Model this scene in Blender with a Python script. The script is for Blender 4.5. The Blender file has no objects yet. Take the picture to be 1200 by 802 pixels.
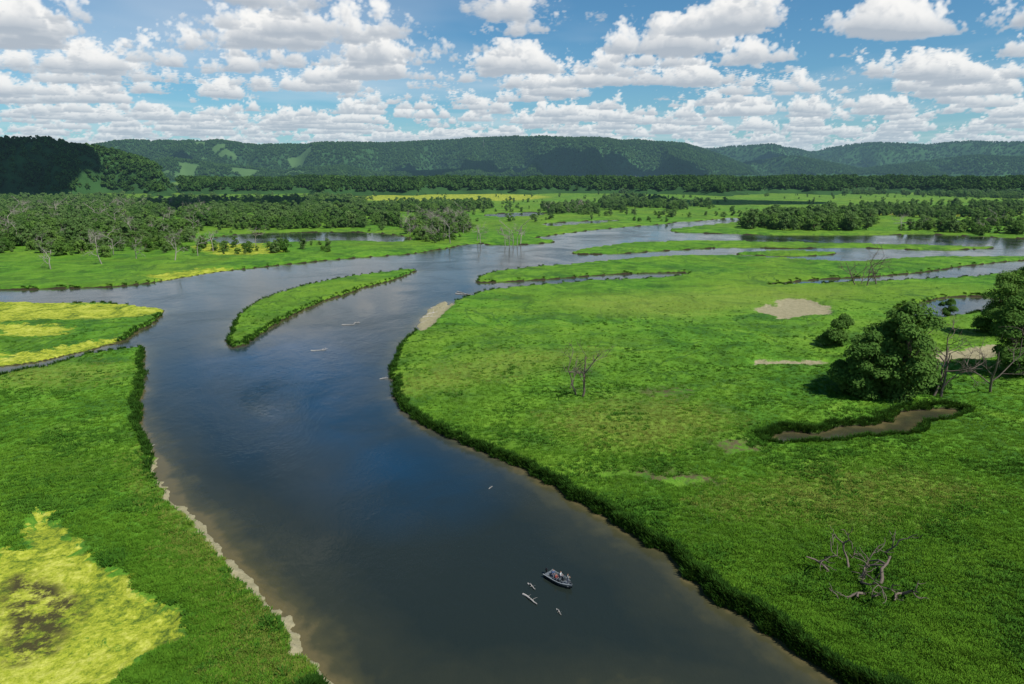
import bpy, math, random, time, bmesh, mathutils
import numpy as np
from mathutils import Vector, Matrix
T0=time.time()
rng=np.random.default_rng(11); random.seed(5)
scene=bpy.context.scene
f4=np.float32
CAMH=60.0; FPX=800.0; PIT=math.atan(201/800.0); cp,sp=math.cos(PIT),math.sin(PIT)
L=Vector((0.8*math.cos(math.radians(54)),-0.6*math.cos(math.radians(54)),math.sin(math.radians(54))))
# ---------- survey helper: photo pixel -> position on the valley floor
def G(u,v):
    a=(u-600)/FPX; b=(401-v)/FPX; t=CAMH/(sp-b*cp)
    return (a*t,(cp+b*sp)*t)
# ---------- noise
TAB=rng.random((256,256)).astype(f4)
def vn(x,y):
    xi=np.floor(x); yi=np.floor(y); fx=(x-xi).astype(f4); fy=(y-yi).astype(f4)
    xi=xi.astype(np.int64); yi=yi.astype(np.int64)
    fx=fx*fx*(3-2*fx); fy=fy*fy*(3-2*fy)
    x0=xi&255; x1=(xi+1)&255; y0=yi&255; y1=(yi+1)&255
    return (TAB[y0,x0]*(1-fx)+TAB[y0,x1]*fx)*(1-fy)+(TAB[y1,x0]*(1-fx)+TAB[y1,x1]*fx)*fy
def fbm(x,y,o=4):
    s=0;a=1;t=0
    for i in range(o):
        s=s+a*vn(x*2**i+17.3*i,y*2**i+5.1*i); t+=a; a*=.5
    return s/t
def sstep(a,b,x):
    t=np.clip((x-a)/(b-a),0,1); return t*t*(3-2*t)
# ---------- mesh helpers
def mesh_np(name,verts,quads,attrs=None,smooth=True):
    me=bpy.data.meshes.new(name); verts=np.asarray(verts,f4); quads=np.asarray(quads,np.int32)
    me.vertices.add(len(verts)); me.vertices.foreach_set('co',verts.ravel())
    n=len(quads)
    if n:
        k=quads.shape[1]
        me.loops.add(n*k); me.loops.foreach_set('vertex_index',quads.ravel())
        me.polygons.add(n); me.polygons.foreach_set('loop_start',np.arange(0,n*k,k,dtype=np.int32))
        try: me.polygons.foreach_set('loop_total',np.full(n,k,np.int32))
        except Exception: pass
        me.polygons.foreach_set('use_smooth',np.full(n,smooth))
    if attrs:
        for k2,(ty,arr) in attrs.items():
            at=me.attributes.new(k2,ty,'POINT')
            at.data.foreach_set('color' if ty=='FLOAT_COLOR' else 'value',np.asarray(arr).ravel())
    me.update(calc_edges=True)
    return me
def obj(name,me,coll=None,parent=None,mats=()):
    o=bpy.data.objects.new(name,me)
    for m in mats: me.materials.append(m)
    (coll or scene.collection).objects.link(o)
    if parent: o.parent=parent
    return o
# ---------- materials
class NB:
    def __init__(s,name):
        s.m=bpy.data.materials.new(name); s.m.use_nodes=True; s.nt=s.m.node_tree; s.nt.nodes.clear()
        s.out=s.n('ShaderNodeOutputMaterial')
    def n(s,t,**k):
        nd=s.nt.nodes.new(t)
        for a,b in k.items(): setattr(nd,a,b)
        return nd
    def l(s,a,b): s.nt.links.new(a,b)
    def setin(s,sock,v):
        if hasattr(v,'is_linked') or hasattr(v,'links'): s.l(v,sock)
        else: sock.default_value=v
    def pos(s,sc=(1,1,1)):
        g=s.n('ShaderNodeNewGeometry'); m=s.n('ShaderNodeMapping'); s.l(g.outputs['Position'],m.inputs[0]); m.inputs['Scale'].default_value=sc
        return m.outputs[0]
    def noise(s,vec,scale,detail=4,rough=.55,dist=0):
        t=s.n('ShaderNodeTexNoise'); s.l(vec,t.inputs['Vector']); t.inputs['Scale'].default_value=scale
        t.inputs['Detail'].default_value=detail; t.inputs['Roughness'].default_value=rough; t.inputs['Distortion'].default_value=dist
        return t.outputs['Fac']
    def ramp(s,f,stops):
        r=s.n('ShaderNodeValToRGB'); s.setin(r.inputs[0],f); e=r.color_ramp.elements
        while len(e)<len(stops): e.new(.5)
        for i,(p,c) in enumerate(stops):
            e[i].position=p; e[i].color=(*c,1) if not isinstance(c,float) else (c,c,c,1)
        return r.outputs[0]
    def mix(s,f,a,b,mode='MIX'):
        m=s.n('ShaderNodeMix',data_type='RGBA',blend_type=mode); s.setin(m.inputs[0],f)
        for i,v in ((6,a),(7,b)):
            if isinstance(v,tuple): m.inputs[i].default_value=(*v,1)
            else: s.l(v,m.inputs[i])
        return m.outputs[2]
    def math(s,op,a,b=0.0):
        m=s.n('ShaderNodeMath',operation=op); s.setin(m.inputs[0],a); s.setin(m.inputs[1],b); return m.outputs[0]
    def attr(s,name):
        return s.n('ShaderNodeAttribute',attribute_name=name).outputs['Fac']
    def bump(s,h,st,dist=.1):
        b=s.n('ShaderNodeBump'); s.setin(b.inputs['Strength'],st); b.inputs['Distance'].default_value=dist; s.l(h,b.inputs['Height']); return b.outputs[0]
    def bsdf(s,col,rough=.8,normal=None,spec=.2,metal=0):
        p=s.n('ShaderNodeBsdfPrincipled')
        if isinstance(col,tuple): p.inputs['Base Color'].default_value=(*col,1)
        else: s.l(col,p.inputs['Base Color'])
        s.setin(p.inputs['Roughness'],rough); p.inputs['Specular IOR Level'].default_value=spec; p.inputs['Metallic'].default_value=metal
        if normal: s.l(normal,p.inputs['Normal'])
        s.l(p.outputs[0],s.out.inputs[0]); return p
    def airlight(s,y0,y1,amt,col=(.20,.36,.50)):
        # valley haze painted as emission mixed into the surface, growing with world y
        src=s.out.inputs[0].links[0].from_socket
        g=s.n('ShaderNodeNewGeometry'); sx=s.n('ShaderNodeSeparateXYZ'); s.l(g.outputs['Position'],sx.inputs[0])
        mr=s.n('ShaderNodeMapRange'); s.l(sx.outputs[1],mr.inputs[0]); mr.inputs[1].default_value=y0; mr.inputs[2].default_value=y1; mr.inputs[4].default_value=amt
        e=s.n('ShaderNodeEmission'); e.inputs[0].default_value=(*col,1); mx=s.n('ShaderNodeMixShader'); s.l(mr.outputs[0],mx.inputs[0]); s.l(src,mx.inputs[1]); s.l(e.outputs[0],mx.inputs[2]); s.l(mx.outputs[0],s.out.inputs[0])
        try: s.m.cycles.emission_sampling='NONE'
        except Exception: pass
def simple(name,col,rough=.6,spec=.3,metal=0,var=.25,scale=6):
    b=NB(name); g=b.n('ShaderNodeTexCoord').outputs['Object']
    n=b.noise(g,scale,4); c=b.mix(n,tuple(x*(1-var) for x in col),tuple(min(1,x*(1+var)) for x in col))
    b.bsdf(c,rough,b.bump(n,.2,.02),spec,metal); return b.m
def leaf_mat(name,dark,light,trans=.3,up=.0,haze=None,ps=.35):
    b=NB(name); oi=b.n('ShaderNodeObjectInfo').outputs['Random']; p=b.pos()
    n=b.noise(p,ps,3); f=b.math('ADD',b.math('MULTIPLY',oi,.6),b.math('MULTIPLY',b.math('SUBTRACT',n,.5),1.1)); f=b.math('ADD',f,.2)
    c=b.ramp(f,[(0,dark),(.55,tuple((x+y)/2 for x,y in zip(dark,light))),(1,light)])
    d=b.n('ShaderNodeBsdfDiffuse'); t=b.n('ShaderNodeBsdfTranslucent'); b.l(c,d.inputs[0])
    if up>0:
        g=b.n('ShaderNodeNewGeometry'); va=b.n('ShaderNodeVectorMath',operation='ADD'); b.l(g.outputs['Normal'],va.inputs[0]); va.inputs[1].default_value=(0,0,up)
        vn_=b.n('ShaderNodeVectorMath',operation='NORMALIZE'); b.l(va.outputs[0],vn_.inputs[0]); b.l(vn_.outputs[0],d.inputs['Normal'])
    c2=b.mix(.5,c,(.14,.22,.03)); b.l(c2,t.inputs[0])
    m=b.n('ShaderNodeMixShader'); m.inputs[0].default_value=trans; b.l(d.outputs[0],m.inputs[1]); b.l(t.outputs[0],m.inputs[2]); b.l(m.outputs[0],b.out.inputs[0])
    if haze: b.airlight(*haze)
    return b.m

# ================= LAYOUT =================
def smooth_poly(pts,sub=4):
    P=np.array(pts,float); n=len(P); out=[]
    for i in range(n):
        a,b,c,d=P[(i-1)%n],P[i],P[(i+1)%n],P[(i+2)%n]
        for k in range(sub):
            t=k/sub
            out.append(.5*((2*b)+(-a+c)*t+(2*a-5*b+4*c-d)*t*t+(-a+3*b-3*c+d)*t**3))
    return np.array([G(*q) for q in out])
def sdf(poly,X,Y,pad=45.):
    out=np.full(X.shape,-pad,f4)
    m=(X>poly[:,0].min()-pad)&(X<poly[:,0].max()+pad)&(Y>poly[:,1].min()-pad)&(Y<poly[:,1].max()+pad)
    x=X[m].astype(f4); y=Y[m].astype(f4)
    if len(x)==0: return out
    d2=np.full(x.shape,1e12,f4); ins=np.zeros(x.shape,bool)
    n=len(poly)
    for i in range(n):
        ax,ay=poly[i]; bx,by=poly[(i+1)%n]; ex,ey=bx-ax,by-ay; ll=ex*ex+ey*ey
        if ll<1e-9: continue
        px=x-f4(ax); py=y-f4(ay)
        t=np.clip((px*f4(ex)+py*f4(ey))/f4(ll),0,1)
        qx=px-t*f4(ex); qy=py-t*f4(ey)
        np.minimum(d2,qx*qx+qy*qy,out=d2)
        if ay!=by:
            c=((ay>y)!=(by>y))&(px<f4(ex)*(py)/f4(ey)); ins^=c
    d=np.sqrt(d2); out[m]=np.clip(np.where(ins,d,-d),-pad,pad); return out
RIVER=[(1040,840),(990,802),(955,778),(905,745),(870,715),(830,690),(790,657),(745,630),(700,600),(650,570),(600,545),(560,527),(510,505),(480,487),(465,466),(459,440),(465,415),(480,395),(500,378),(520,362),(545,350),(580,341),(640,335),(700,330),(760,328),(805,323),
 (800,320),(740,321),(690,324),(640,328),(590,331),(556,331),(572,322),(610,316),(660,312),(720,306),(800,300),(880,301),(960,306),(1010,307),(1080,302),(1140,301),(1290,300),
 (1290,281),(1200,280),(1130,277),(1080,275),(1000,276),(900,275),(850,274),(800,273),(785,270),(810,266),(850,262),(872,257),(850,256),(820,259),(760,264),(700,269),(650,276),(600,282),(550,287),(520,292),(480,298),(400,304),(330,311),(260,318),(200,328),(150,335),(80,338),(0,340),(-130,342),
 (-130,357),(0,355),(60,356),(130,357),(185,362),(190,368),(180,378),(155,392),(150,402),(166,408),(168,430),(165,470),(163,500),(178,525),(185,560),(210,592),(240,622),(270,652),(310,697),(345,742),(375,782),(395,806),(410,840)]
WATERS=[RIVER,
 [(-80,440),(0,431),(60,421),(130,404),(155,396),(172,398),(164,410),(120,415),(60,431),(0,444),(-80,458)],
 [(900,335),(960,328),(1040,323),(1100,317),(1150,310),(1210,305),(1290,302),(1290,320),(1200,320),(1140,325),(1060,329),(980,333)],
 [(240,282),(280,275),(380,272),(440,273),(480,278),(470,284),(400,283),(320,285),(270,287)],
 [(1050,364),(1080,354),(1120,348),(1170,350),(1172,362),(1110,373),(1065,373)],
 [(898,518),(925,506),(960,508),(985,502),(1030,499),(1045,492),(1060,484),(1100,479),(1128,484),(1105,496),(1082,499),(1066,511),(1010,516),(960,523),(910,525)],
 [(1000,505),(1040,494),(1075,492),(1070,505),(1030,512)],
 [(930,222.5),(1000,219.5),(1080,215.5),(1090,219),(1010,224.5),(940,227)],
 [(640,262),(700,258.5),(735,257.5),(700,262),(650,265)],
 [(1040,262),(1120,258),(1200,259),(1290,256),(1290,261),(1200,264),(1120,263)],
 [(560,252),(620,249),(640,251),(600,255)],
 [(360,228),(440,226.5),(470,228),(400,230)],
]
ISL=[[(490,317),(450,320),(400,327),(350,338),(310,352),(284,368),(271,385),(267,400),(275,408),(295,400),(320,382),(360,362),(410,343),(450,331)],
 [(672,298),(700,290),(760,284),(850,283),(920,285),(1000,286),(1080,288),(1165,291),(1080,293),(1000,290.5),(930,292),(850,291),(780,294),(720,298)],
 [(860,297.5),(920,295),(985,297.5),(950,300),(900,300)],
 [(490,383),(496,372),(506,360),(518,354),(525,358),(514,371),(503,380)],
 [(560,286),(600,281),(640,281),(650,284),(600,288)]]
ALG=[[(-90,352),(0,354),(120,358),(185,361),(187,368),(160,374),(60,377),(0,380),(-90,380)],
 [(-90,424),(0,420),(60,413),(130,400),(140,406),(60,424),(0,438),(-90,446)],
 [(45,610),(72,628),(90,650),(130,680),(150,720),(195,745),(208,770),(170,785),(110,830),(-60,830),(-60,640),(10,655),(30,625)],
 [(170,326),(240,317),(275,317),(215,329)],[(225,289),(300,288),(330,298),(260,301)],[(985,250),(1100,246),(1200,250),(1100,255)],[(380,232),(520,227),(640,230),(600,236),(440,236)],[(0,384),(90,388),(60,398),(0,396)]]
MUD=[[(20,680),(60,695),(75,725),(50,765),(5,780),(-10,710)],[(700,563),(760,562),(840,567),(830,580),(760,575),(710,572)],[(830,522),(870,520),(895,540),(840,542)],[(760,462),(800,460),(800,470),(765,472)]]
SAND=[[(180,522),(208,540),(240,590),(275,635),(320,690),(362,745),(410,806),(385,812),(333,745),(290,697),(243,643),(203,600),(180,560)],
 [(880,367),(893,358),(905,360),(915,352),(945,353),(958,359),(975,362),(972,371),(940,373),(918,378),(900,372)],[(1035,428),(1075,422),(1110,418),(1165,407),(1180,416),(1130,424),(1095,432),(1045,433)],[(484,388),(492,370),(506,356),(524,350),(532,358),(515,376),(500,388)],
 [(875,431),(920,427),(985,430),(930,433)]]
DRY=[[(172,540),(215,600),(275,660),(345,745),(400,812),(300,812),(240,700),(205,640),(185,590)],[(640,500),(760,470),(870,500),(760,530)],[(820,600),(1000,560),(1150,590),(1000,620)],[(-60,440),(90,430),(150,440),(60,460)],[(430,470),(640,440),(700,420),(560,420)],[(650,360),(800,345),(1000,345),(800,375)]]
def noisewarp(X,Y):
    far=np.clip((Y-300)/500,0,1)
    wx=2.8*(fbm(X/9,Y/9,3)-.5)+2.4*(fbm(X/1.9+40,Y/1.9,2)-.5)+far*16*(fbm(X/60,Y/60,3)-.5)
    wy=2.8*(fbm(X/9+90,Y/9+30,3)-.5)+2.4*(fbm(X/1.9+70,Y/1.9+11,2)-.5)+far*24*(fbm(X/60+9,Y/60+50,3)-.5)
    return X+wx,Y+wy
def shore(Xw,Yw):
    S=np.full(Xw.shape,45,f4)
    for w in WATERS: S=np.minimum(S,-sdf(smooth_poly(w,3),Xw,Yw))
    for w in ISL: S=np.maximum(S,sdf(smooth_poly(w,3),Xw,Yw))
    return S
t=np.concatenate([[12,5,2.6,1.8],np.linspace(1.36,0.0045,760),[.0035,.0025,.0018]])
drow=60/t
sc=np.linspace(-1.1,1.1,1240)
scol=np.concatenate([[-8,-4,-2.4,-1.7,-1.3],sc,[1.3,1.7,2.4,4,8]])
S_,D_=np.meshgrid(scol,drow); X=(S_*D_).astype(f4); Y=D_.astype(f4)
nr,nc=X.shape; X=X.ravel(); Y=Y.ravel()
Xw,Yw=noisewarp(X,Y)
SD=shore(Xw,Yw).astype(f4)
jx=7*(fbm(X/14+7,Y/14,4)-.5); jy=9*(fbm(X/14,Y/14+77,4)-.5)
def soft(polys,w,j=1.,wx=None):
    r=np.zeros(X.shape,f4)
    for p in polys: r=np.maximum(r,np.clip(sdf(smooth_poly(p,3),Xw+jx*j,Yw+jy*j,pad=25.)/w+.5,0,1))
    return r
wd=np.maximum(1.5,Y*0.012)
alg=soft(ALG,wd*3.0); mud=soft(MUD,wd*2.5); sand=np.maximum(soft(SAND[:1]+SAND[3:4],wd*.9,0),soft(SAND[1:3]+SAND[4:],wd*1.3,1.)); dry=soft(DRY,wd*7)
low=np.clip(sand+alg*.7+mud*.2,0,1)
can=(fbm(X/4.6,Y/4.6,3)-.5)*0.9+(fbm(X/1.1,Y/1.1,2)-.5)*.4
Z=np.where(SD>0,0.12+(1-.8*low)*(1.15*sstep(0,1.0,SD)+can*sstep(0,2,SD)+.5*sstep(3,25,SD)*fbm(X/25,Y/25,2)),-0.08-1.6*sstep(0,5,-SD)).astype(f4)
idx=np.arange(nr*nc).reshape(nr,nc)
Q=np.stack([idx[:-1,:-1],idx[:-1,1:],idx[1:,1:],idx[1:,:-1]],-1).reshape(-1,4)
me=mesh_np('marsh_ground',np.stack([X,Y,Z],-1),Q,{'sd':('FLOAT',SD),'alg':('FLOAT',alg),'mud':('FLOAT',mud),'sand':('FLOAT',sand),'dry':('FLOAT',dry)})
b=NB('marsh_vegetation'); p=b.pos()
n1=b.noise(p,.009,5,.62,.8); n2=b.noise(p,.045,7,.68,1.6); n3=b.noise(p,.6,4,.65); n4=b.noise(p,3.2,3,.7)
f=b.math('ADD',b.math('MULTIPLY',n2,.95),b.math('MULTIPLY',n3,.15)); f=b.math('ADD',f,b.math('MULTIPLY',b.math('SUBTRACT',n4,.5),.4))
c=b.ramp(f,[(.40,(.030,.092,.012)),(.50,(.060,.170,.014)),(.60,(.095,.235,.018)),(.72,(.15,.285,.028))])
c=b.mix(b.ramp(n1,[(.42,0.0),(.62,1.0)]),c,b.mix(.5,c,(.16,.25,.022)))
rn=b.noise(p,.016,5,.6,1.5); cr=b.math('ABSOLUTE',b.math('SUBTRACT',rn,.5)); cr=b.ramp(b.math('MULTIPLY',cr,20.0),[(.0,1.0),(.35,0.0)])
c=b.mix(b.math('MULTIPLY',cr,b.math('MULTIPLY',n2,1.2)),c,(.020,.070,.014))
rar=b.ramp(b.noise(p,.10,6,.72,.8),[(.62,0.0),(.73,1.0)])
c=b.mix(b.math('MULTIPLY',rar,.5),c,(.15,.15,.05))
dk=b.ramp(b.noise(p,.03,6,.7,1.0),[(.53,0.0),(.66,1.0)]); c=b.mix(b.math('MULTIPLY',dk,.6),c,(.026,.086,.02))
c=b.mix(b.math('MULTIPLY',b.attr('dry'),b.math('MULTIPLY',n2,1.0)),c,(.20,.26,.04))
mudf=b.math('MULTIPLY',b.attr('mud'),b.ramp(b.noise(p,.35,5,.7),[(.48,0.0),(.6,1.0)])); c=b.mix(mudf,c,(.11,.085,.045))
af=b.math('ADD',b.attr('alg'),b.math('MULTIPLY',b.math('SUBTRACT',b.noise(p,.16,7,.75,1.0),.5),3.2)); af=b.ramp(af,[(.48,0.0),(.62,1.0)])
af=b.math('MULTIPLY',af,b.ramp(b.attr('alg'),[(.02,0.0),(.3,1.0)]))
ac=b.ramp(b.math('ADD',b.math('MULTIPLY',b.noise(p,.9,6,.85),.5),b.math('MULTIPLY',b.noise(p,.09,6,.75,.8),.5)),[(.41,(.055,.10,.014)),(.46,(.16,.22,.02)),(.52,(.34,.38,.03)),(.60,(.52,.53,.10))]); c=b.mix(af,c,ac)
md=b.math('MULTIPLY',b.math('MULTIPLY',b.ramp(b.attr('mud'),[(.1,0.0),(.8,1.0)]),b.ramp(b.attr('alg'),[(.5,0.0),(.9,1.0)])),b.ramp(b.noise(p,.4,7,.78),[(.42,0.0),(.55,1.0)]))
c=b.mix(md,c,(.06,.055,.02))
sf=b.math('ADD',b.attr('sand'),b.math('MULTIPLY',b.math('SUBTRACT',b.noise(p,.3,6,.72),.5),1.6)); sf=b.math('MULTIPLY',b.ramp(sf,[(.45,0.0),(.7,1.0)]),b.ramp(b.attr('sand'),[(.02,0.0),(.2,1.0)]))
c=b.mix(sf,c,b.mix(n3,(.17,.16,.07),(.42,.37,.24)))
ed=b.math('DIVIDE',b.attr('sd'),.9); c=b.mix(b.math('MULTIPLY',b.ramp(ed,[(.0,1.0),(.6,0.0)]),b.math('SUBTRACT',1.0,b.attr('sand'))),c,(.035,.030,.016))
hh=b.math('ADD',b.math('MULTIPLY',n3,1.0),b.math('MULTIPLY',n4,.35))
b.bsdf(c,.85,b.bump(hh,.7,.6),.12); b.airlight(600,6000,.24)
ground=obj('marsh_ground',me,mats=[b.m])
near=(SD<3).reshape(nr,nc); qm=(near[:-1,:-1]|near[:-1,1:]|near[1:,1:]|near[1:,:-1]).ravel()
qw=Q[qm]; used=np.unique(qw); remap=np.full(nr*nc,-1,np.int64); remap[used]=np.arange(len(used))
lx=sdf(smooth_poly([(150,500),(200,520),(250,600),(300,650),(370,740),(430,820),(360,820),(200,620),(150,560)],3),X,Y,30.)
blue_reach=sdf(smooth_poly([(230,420),(330,390),(420,400),(440,450),(470,510),(540,560),(480,590),(390,550),(300,510),(240,460)],3),X,Y,30.)
mw=mesh_np('river_water',np.stack([X[used],Y[used],np.zeros(len(used),f4)],-1),remap[qw],{'sd':('FLOAT',SD[used]),'shelf':('FLOAT',np.clip(lx[used]/6+.3,0,1)),'blue_reach':('FLOAT',np.clip(blue_reach[used]/36+.45,0,1))})
b=NB('water'); p=b.pos(); p2=b.pos((1,.55,1))
dep=b.math('ADD',b.math('MULTIPLY',b.attr('sd'),-1.0),b.math('MULTIPLY',b.math('SUBTRACT',b.noise(p,.09,5,.65,.5),.5),9.0))
dep=b.math('SUBTRACT',dep,b.math('MULTIPLY',b.attr('shelf'),1.4))
dep=b.math('DIVIDE',dep,14.0)
c=b.ramp(dep,[(.0,(.115,.095,.042)),(.12,(.060,.058,.028)),(.40,(.028,.033,.022)),(1.0,(.016,.023,.019))])
pf=b.math('MULTIPLY',b.attr('blue_reach'),b.ramp(b.noise(p,.03,4,.6,.6),[(.35,.5),(.6,1.0)])); c=b.mix(pf,c,(.006,.042,.090))  # bluer base colour over the middle reach
r1=b.noise(p2,1.1,3,.6,.3); r2=b.noise(p2,.22,3,.55,.5); r3=b.noise(p,.022,5,.65,1.0); r4=b.noise(p2,3.5,2,.5)
h=b.math('ADD',b.math('MULTIPLY',r1,.5),b.math('MULTIPLY',r2,1.0)); h=b.math('ADD',h,b.math('MULTIPLY',r4,.14))
rg=b.ramp(r3,[(.38,.04),(.62,.20)]); bst=b.ramp(r3,[(.36,.25),(.62,.62)])
bs=b.bsdf(c,rg,b.bump(h,bst,.16),.5); bs.inputs['IOR'].default_value=1.333
water=obj('river_water',mw,mats=[b.m])
print('ground',time.time()-T0)

# ================= HILLS =================
LAY=[(1950,360,700,[(-600,176),(-300,172),(-100,168),(0,167),(60,168),(100,174),(140,181),(170,190),(190,200),(208,232)]),
 (4700,1000,1500,[(-400,176),(60,186),(100,178),(115,172),(160,166),(210,168),(260,167),(300,172),(350,172),(400,170),(450,170),(500,166),(560,163),(600,162),(650,165),(700,165),(750,167),(800,169),(825,176),(850,186),(880,198),(900,213)]),
 (4050,500,700,[(-300,200),(90,213),(150,196),(200,188),(245,193),(330,203),(400,196),(440,204),(560,200),(620,212)]),
 (5000,900,900,[(800,213),(850,196),(890,188),(930,184),(960,190),(1010,199),(1080,190),(1140,183),(1200,186),(1300,180),(1600,184)]),
 (6600,1300,1500,[(740,213),(790,180),(830,176),(870,174),(900,173),(950,177),(1000,170),(1030,169),(1080,172),(1130,169),(1200,171),(1300,168),(1600,172)])]
def hillz(x,y):
    s=x/y; u=600+825*s; z=np.full(x.shape,-6.,float)
    for D,wf,wb,pts in LAY:
        P=np.array(pts,float); v=np.interp(u,P[:,0],P[:,1],left=(P[0,1] if P[0,0]<0 else 213),right=(P[-1,1] if P[-1,0]>1250 else 213))
        zr=60+D*(200-v)/850.0; zr=np.maximum(zr,0)
        sh=(D/4700)
        Dp=D+(fbm(x/(520*sh)+D,y*0+3,3)-.5)*wf*1.2
        fr=np.clip((y-(Dp-wf))/wf,0,1.); fr=sstep(0,1,fr); bk=1-.8*sstep(0,1,np.clip((y-Dp)/wb,0,1))
        pr=fr*bk
        g=1-np.abs(fbm(x/(360*sh)+D*.1,y/(900*sh),3)*2-1)*2.2
        zz=zr*pr - 1.4*zr*g.clip(0,1)*(fr*(1-fr)*4)*.7
        zz=zz+(fbm(x/120,y/120,3)-.5)*12*pr
        z=np.maximum(z,zz-3*(1-pr)-.5)
    return z
yr=np.concatenate([np.arange(1480,2700,18),np.arange(2700,3100,50),np.arange(3100,5400,20),np.arange(5400,8300,55)])
ss=np.linspace(-1.5,1.5,1100); SS,YY=np.meshgrid(ss,yr); HX=(SS*YY).ravel(); HY=YY.ravel().astype(float); HZ=hillz(HX,HY)
def clearing(x,y): return sstep(.62,.655,fbm(x/260+3,y/200,4))*(y>3000)*np.where(x<-900,1.,.0)
i2=np.arange(len(HX)).reshape(len(yr),len(ss)); HQ=np.stack([i2[:-1,:-1],i2[:-1,1:],i2[1:,1:],i2[1:,:-1]],-1).reshape(-1,4)
CLR=clearing(HX,HY)
keep=(HZ[HQ].max(1)>-1.5); HQ=HQ[keep]
hme=mesh_np('hills',np.stack([HX,HY,HZ],-1),HQ,{'clr':('FLOAT',CLR.astype(f4))})
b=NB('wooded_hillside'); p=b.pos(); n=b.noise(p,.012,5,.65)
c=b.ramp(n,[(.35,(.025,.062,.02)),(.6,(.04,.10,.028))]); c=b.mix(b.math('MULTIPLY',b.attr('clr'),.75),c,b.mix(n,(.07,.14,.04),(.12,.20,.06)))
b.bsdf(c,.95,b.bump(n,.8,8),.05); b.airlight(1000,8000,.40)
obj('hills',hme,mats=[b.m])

# ================= TREES =================
class MB:
    def __init__(s): s.v=[];s.f=[];s.m=[];s.n=0
    def add(s,v,f,mi):
        v=np.asarray(v,f4).reshape(-1,3); f=np.asarray(f,np.int64)+s.n; s.v.append(v); s.f.append(f); s.m.append(np.full(len(f),mi,np.int32)); s.n+=len(v)
    def mesh(s,name,smooth=False):
        me=mesh_np(name,np.concatenate(s.v),np.concatenate(s.f),smooth=smooth); me.polygons.foreach_set('material_index',np.concatenate(s.m)); return me
def tube(mb,pts,rad,k=6,mi=0):
    pts=np.asarray(pts,float); n=len(pts); V=[]
    for i in range(n):
        d=pts[min(i+1,n-1)]-pts[max(i-1,0)]; d/=np.linalg.norm(d)+1e-9
        a=np.cross(d,[0,0,1.0]) if abs(d[2])<.9 else np.cross(d,[1.0,0,0]); a/=np.linalg.norm(a); c=np.cross(d,a)
        for j in range(k):
            th=2*math.pi*j/k; V.append(pts[i]+rad[i]*(math.cos(th)*a+math.sin(th)*c))
    F=[(i*k+j,i*k+(j+1)%k,(i+1)*k+(j+1)%k,(i+1)*k+j) for i in range(n-1) for j in range(k)]
    mb.add(V,F,mi)
def wig(p0,p1,n,amp,r):
    pts=[np.array(p0)*(1-t)+np.array(p1)*t for t in np.linspace(0,1,n)]
    for q in pts[1:-1]: q+=r.normal(0,amp,3)
    return pts
def leaves(mb,cen,rad,n,size,r,mi=1,squash=.8):
    d=r.normal(0,1,(n,3)); d/=np.linalg.norm(d,axis=1)[:,None]; d[:,2]=np.where(d[:,2]<-.3,-d[:,2]*.6,d[:,2])
    rr=rad*(0.55+.55*r.random(n)**.6); P=np.array(cen)+d*rr[:,None]*np.array([1,1,squash])
    nn=d*1.1+r.normal(0,.5,(n,3))+np.array([0,0,.45]); nn/=np.linalg.norm(nn,axis=1)[:,None]
    a=np.cross(nn,r.normal(0,1,(n,3))); a/=np.linalg.norm(a,axis=1)[:,None]+1e-9; c=np.cross(nn,a)
    s=(size*(.6+.8*r.random(n)))[:,None]; a*=s; c*=s*.75
    V=np.stack([P-a,P-c*.9,P+a,P+c],1).reshape(-1,3); F=np.arange(n*4).reshape(n,4); mb.add(V,F,mi)
def make_tree(name,H,R,nl,nlf,ls,seed,base=.2,mats=(),k=6):
    r=np.random.default_rng(seed); mb=MB()
    top=np.array([r.normal(0,.04*H),r.normal(0,.04*H),H*.72]); tr=wig((0,0,-.5),top,6,H*.012,r)
    tube(mb,tr,np.linspace(H*.022,H*.006,6),k)
    for i in range(nl):
        th=r.random()*6.283; hf=base+(1-base)*((i+.5)/nl); prof=math.sin(math.pi*min(1,(hf-base*.6)/(1.12-base*.6))**.9)
        rr=R*prof*(.30+.6*r.random()); lr=R*(.24+.26*r.random())*(0.7+.3*prof)
        c=np.array([math.cos(th)*rr,math.sin(th)*rr,H*hf-lr*.55])
        att=max(.12,min(.68,hf*.55)); j=att/.72*5; i0=int(j); a=tr[i0]*(1-(j-i0))+tr[min(i0+1,5)]*(j-i0)
        tube(mb,wig(a,c,4,H*.012,r),np.linspace(H*.009,H*.0025,4),4)
        leaves(mb,c,lr,nlf,ls,r)
    me=mb.mesh(name)
    for m in mats: me.materials.append(m)
    return me
def grow(mb,p,d,ln,r0,lev,r,up=.1,k=6,kids=(3,4),wob=.17):
    n=6; pts=[np.array(p,float)]; d=np.array(d,float)
    for i in range(n-1):
        d=d+r.normal(0,wob,3)+np.array([0,0,up*.3]); d/=np.linalg.norm(d); pts.append(pts[-1]+d*ln/(n-1))
    tube(mb,pts,np.linspace(r0,r0*.4,n),k if lev>1 else 4)
    if lev>0:
        for i in range(kids[0] if lev>1 else kids[1]):
            q=1.3+r.random()*3.5; i0=int(q); a=pts[i0]+(pts[min(i0+1,n-1)]-pts[i0])*(q-i0)
            e=r.normal(0,1,3); e-=e.dot(d)*d; e/=np.linalg.norm(e); nd=d*.75+e*.85; nd/=np.linalg.norm(nd)
            grow(mb,a,nd,ln*(.45+.3*r.random()),r0*.55,lev-1,r,up,k,kids,wob)
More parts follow.
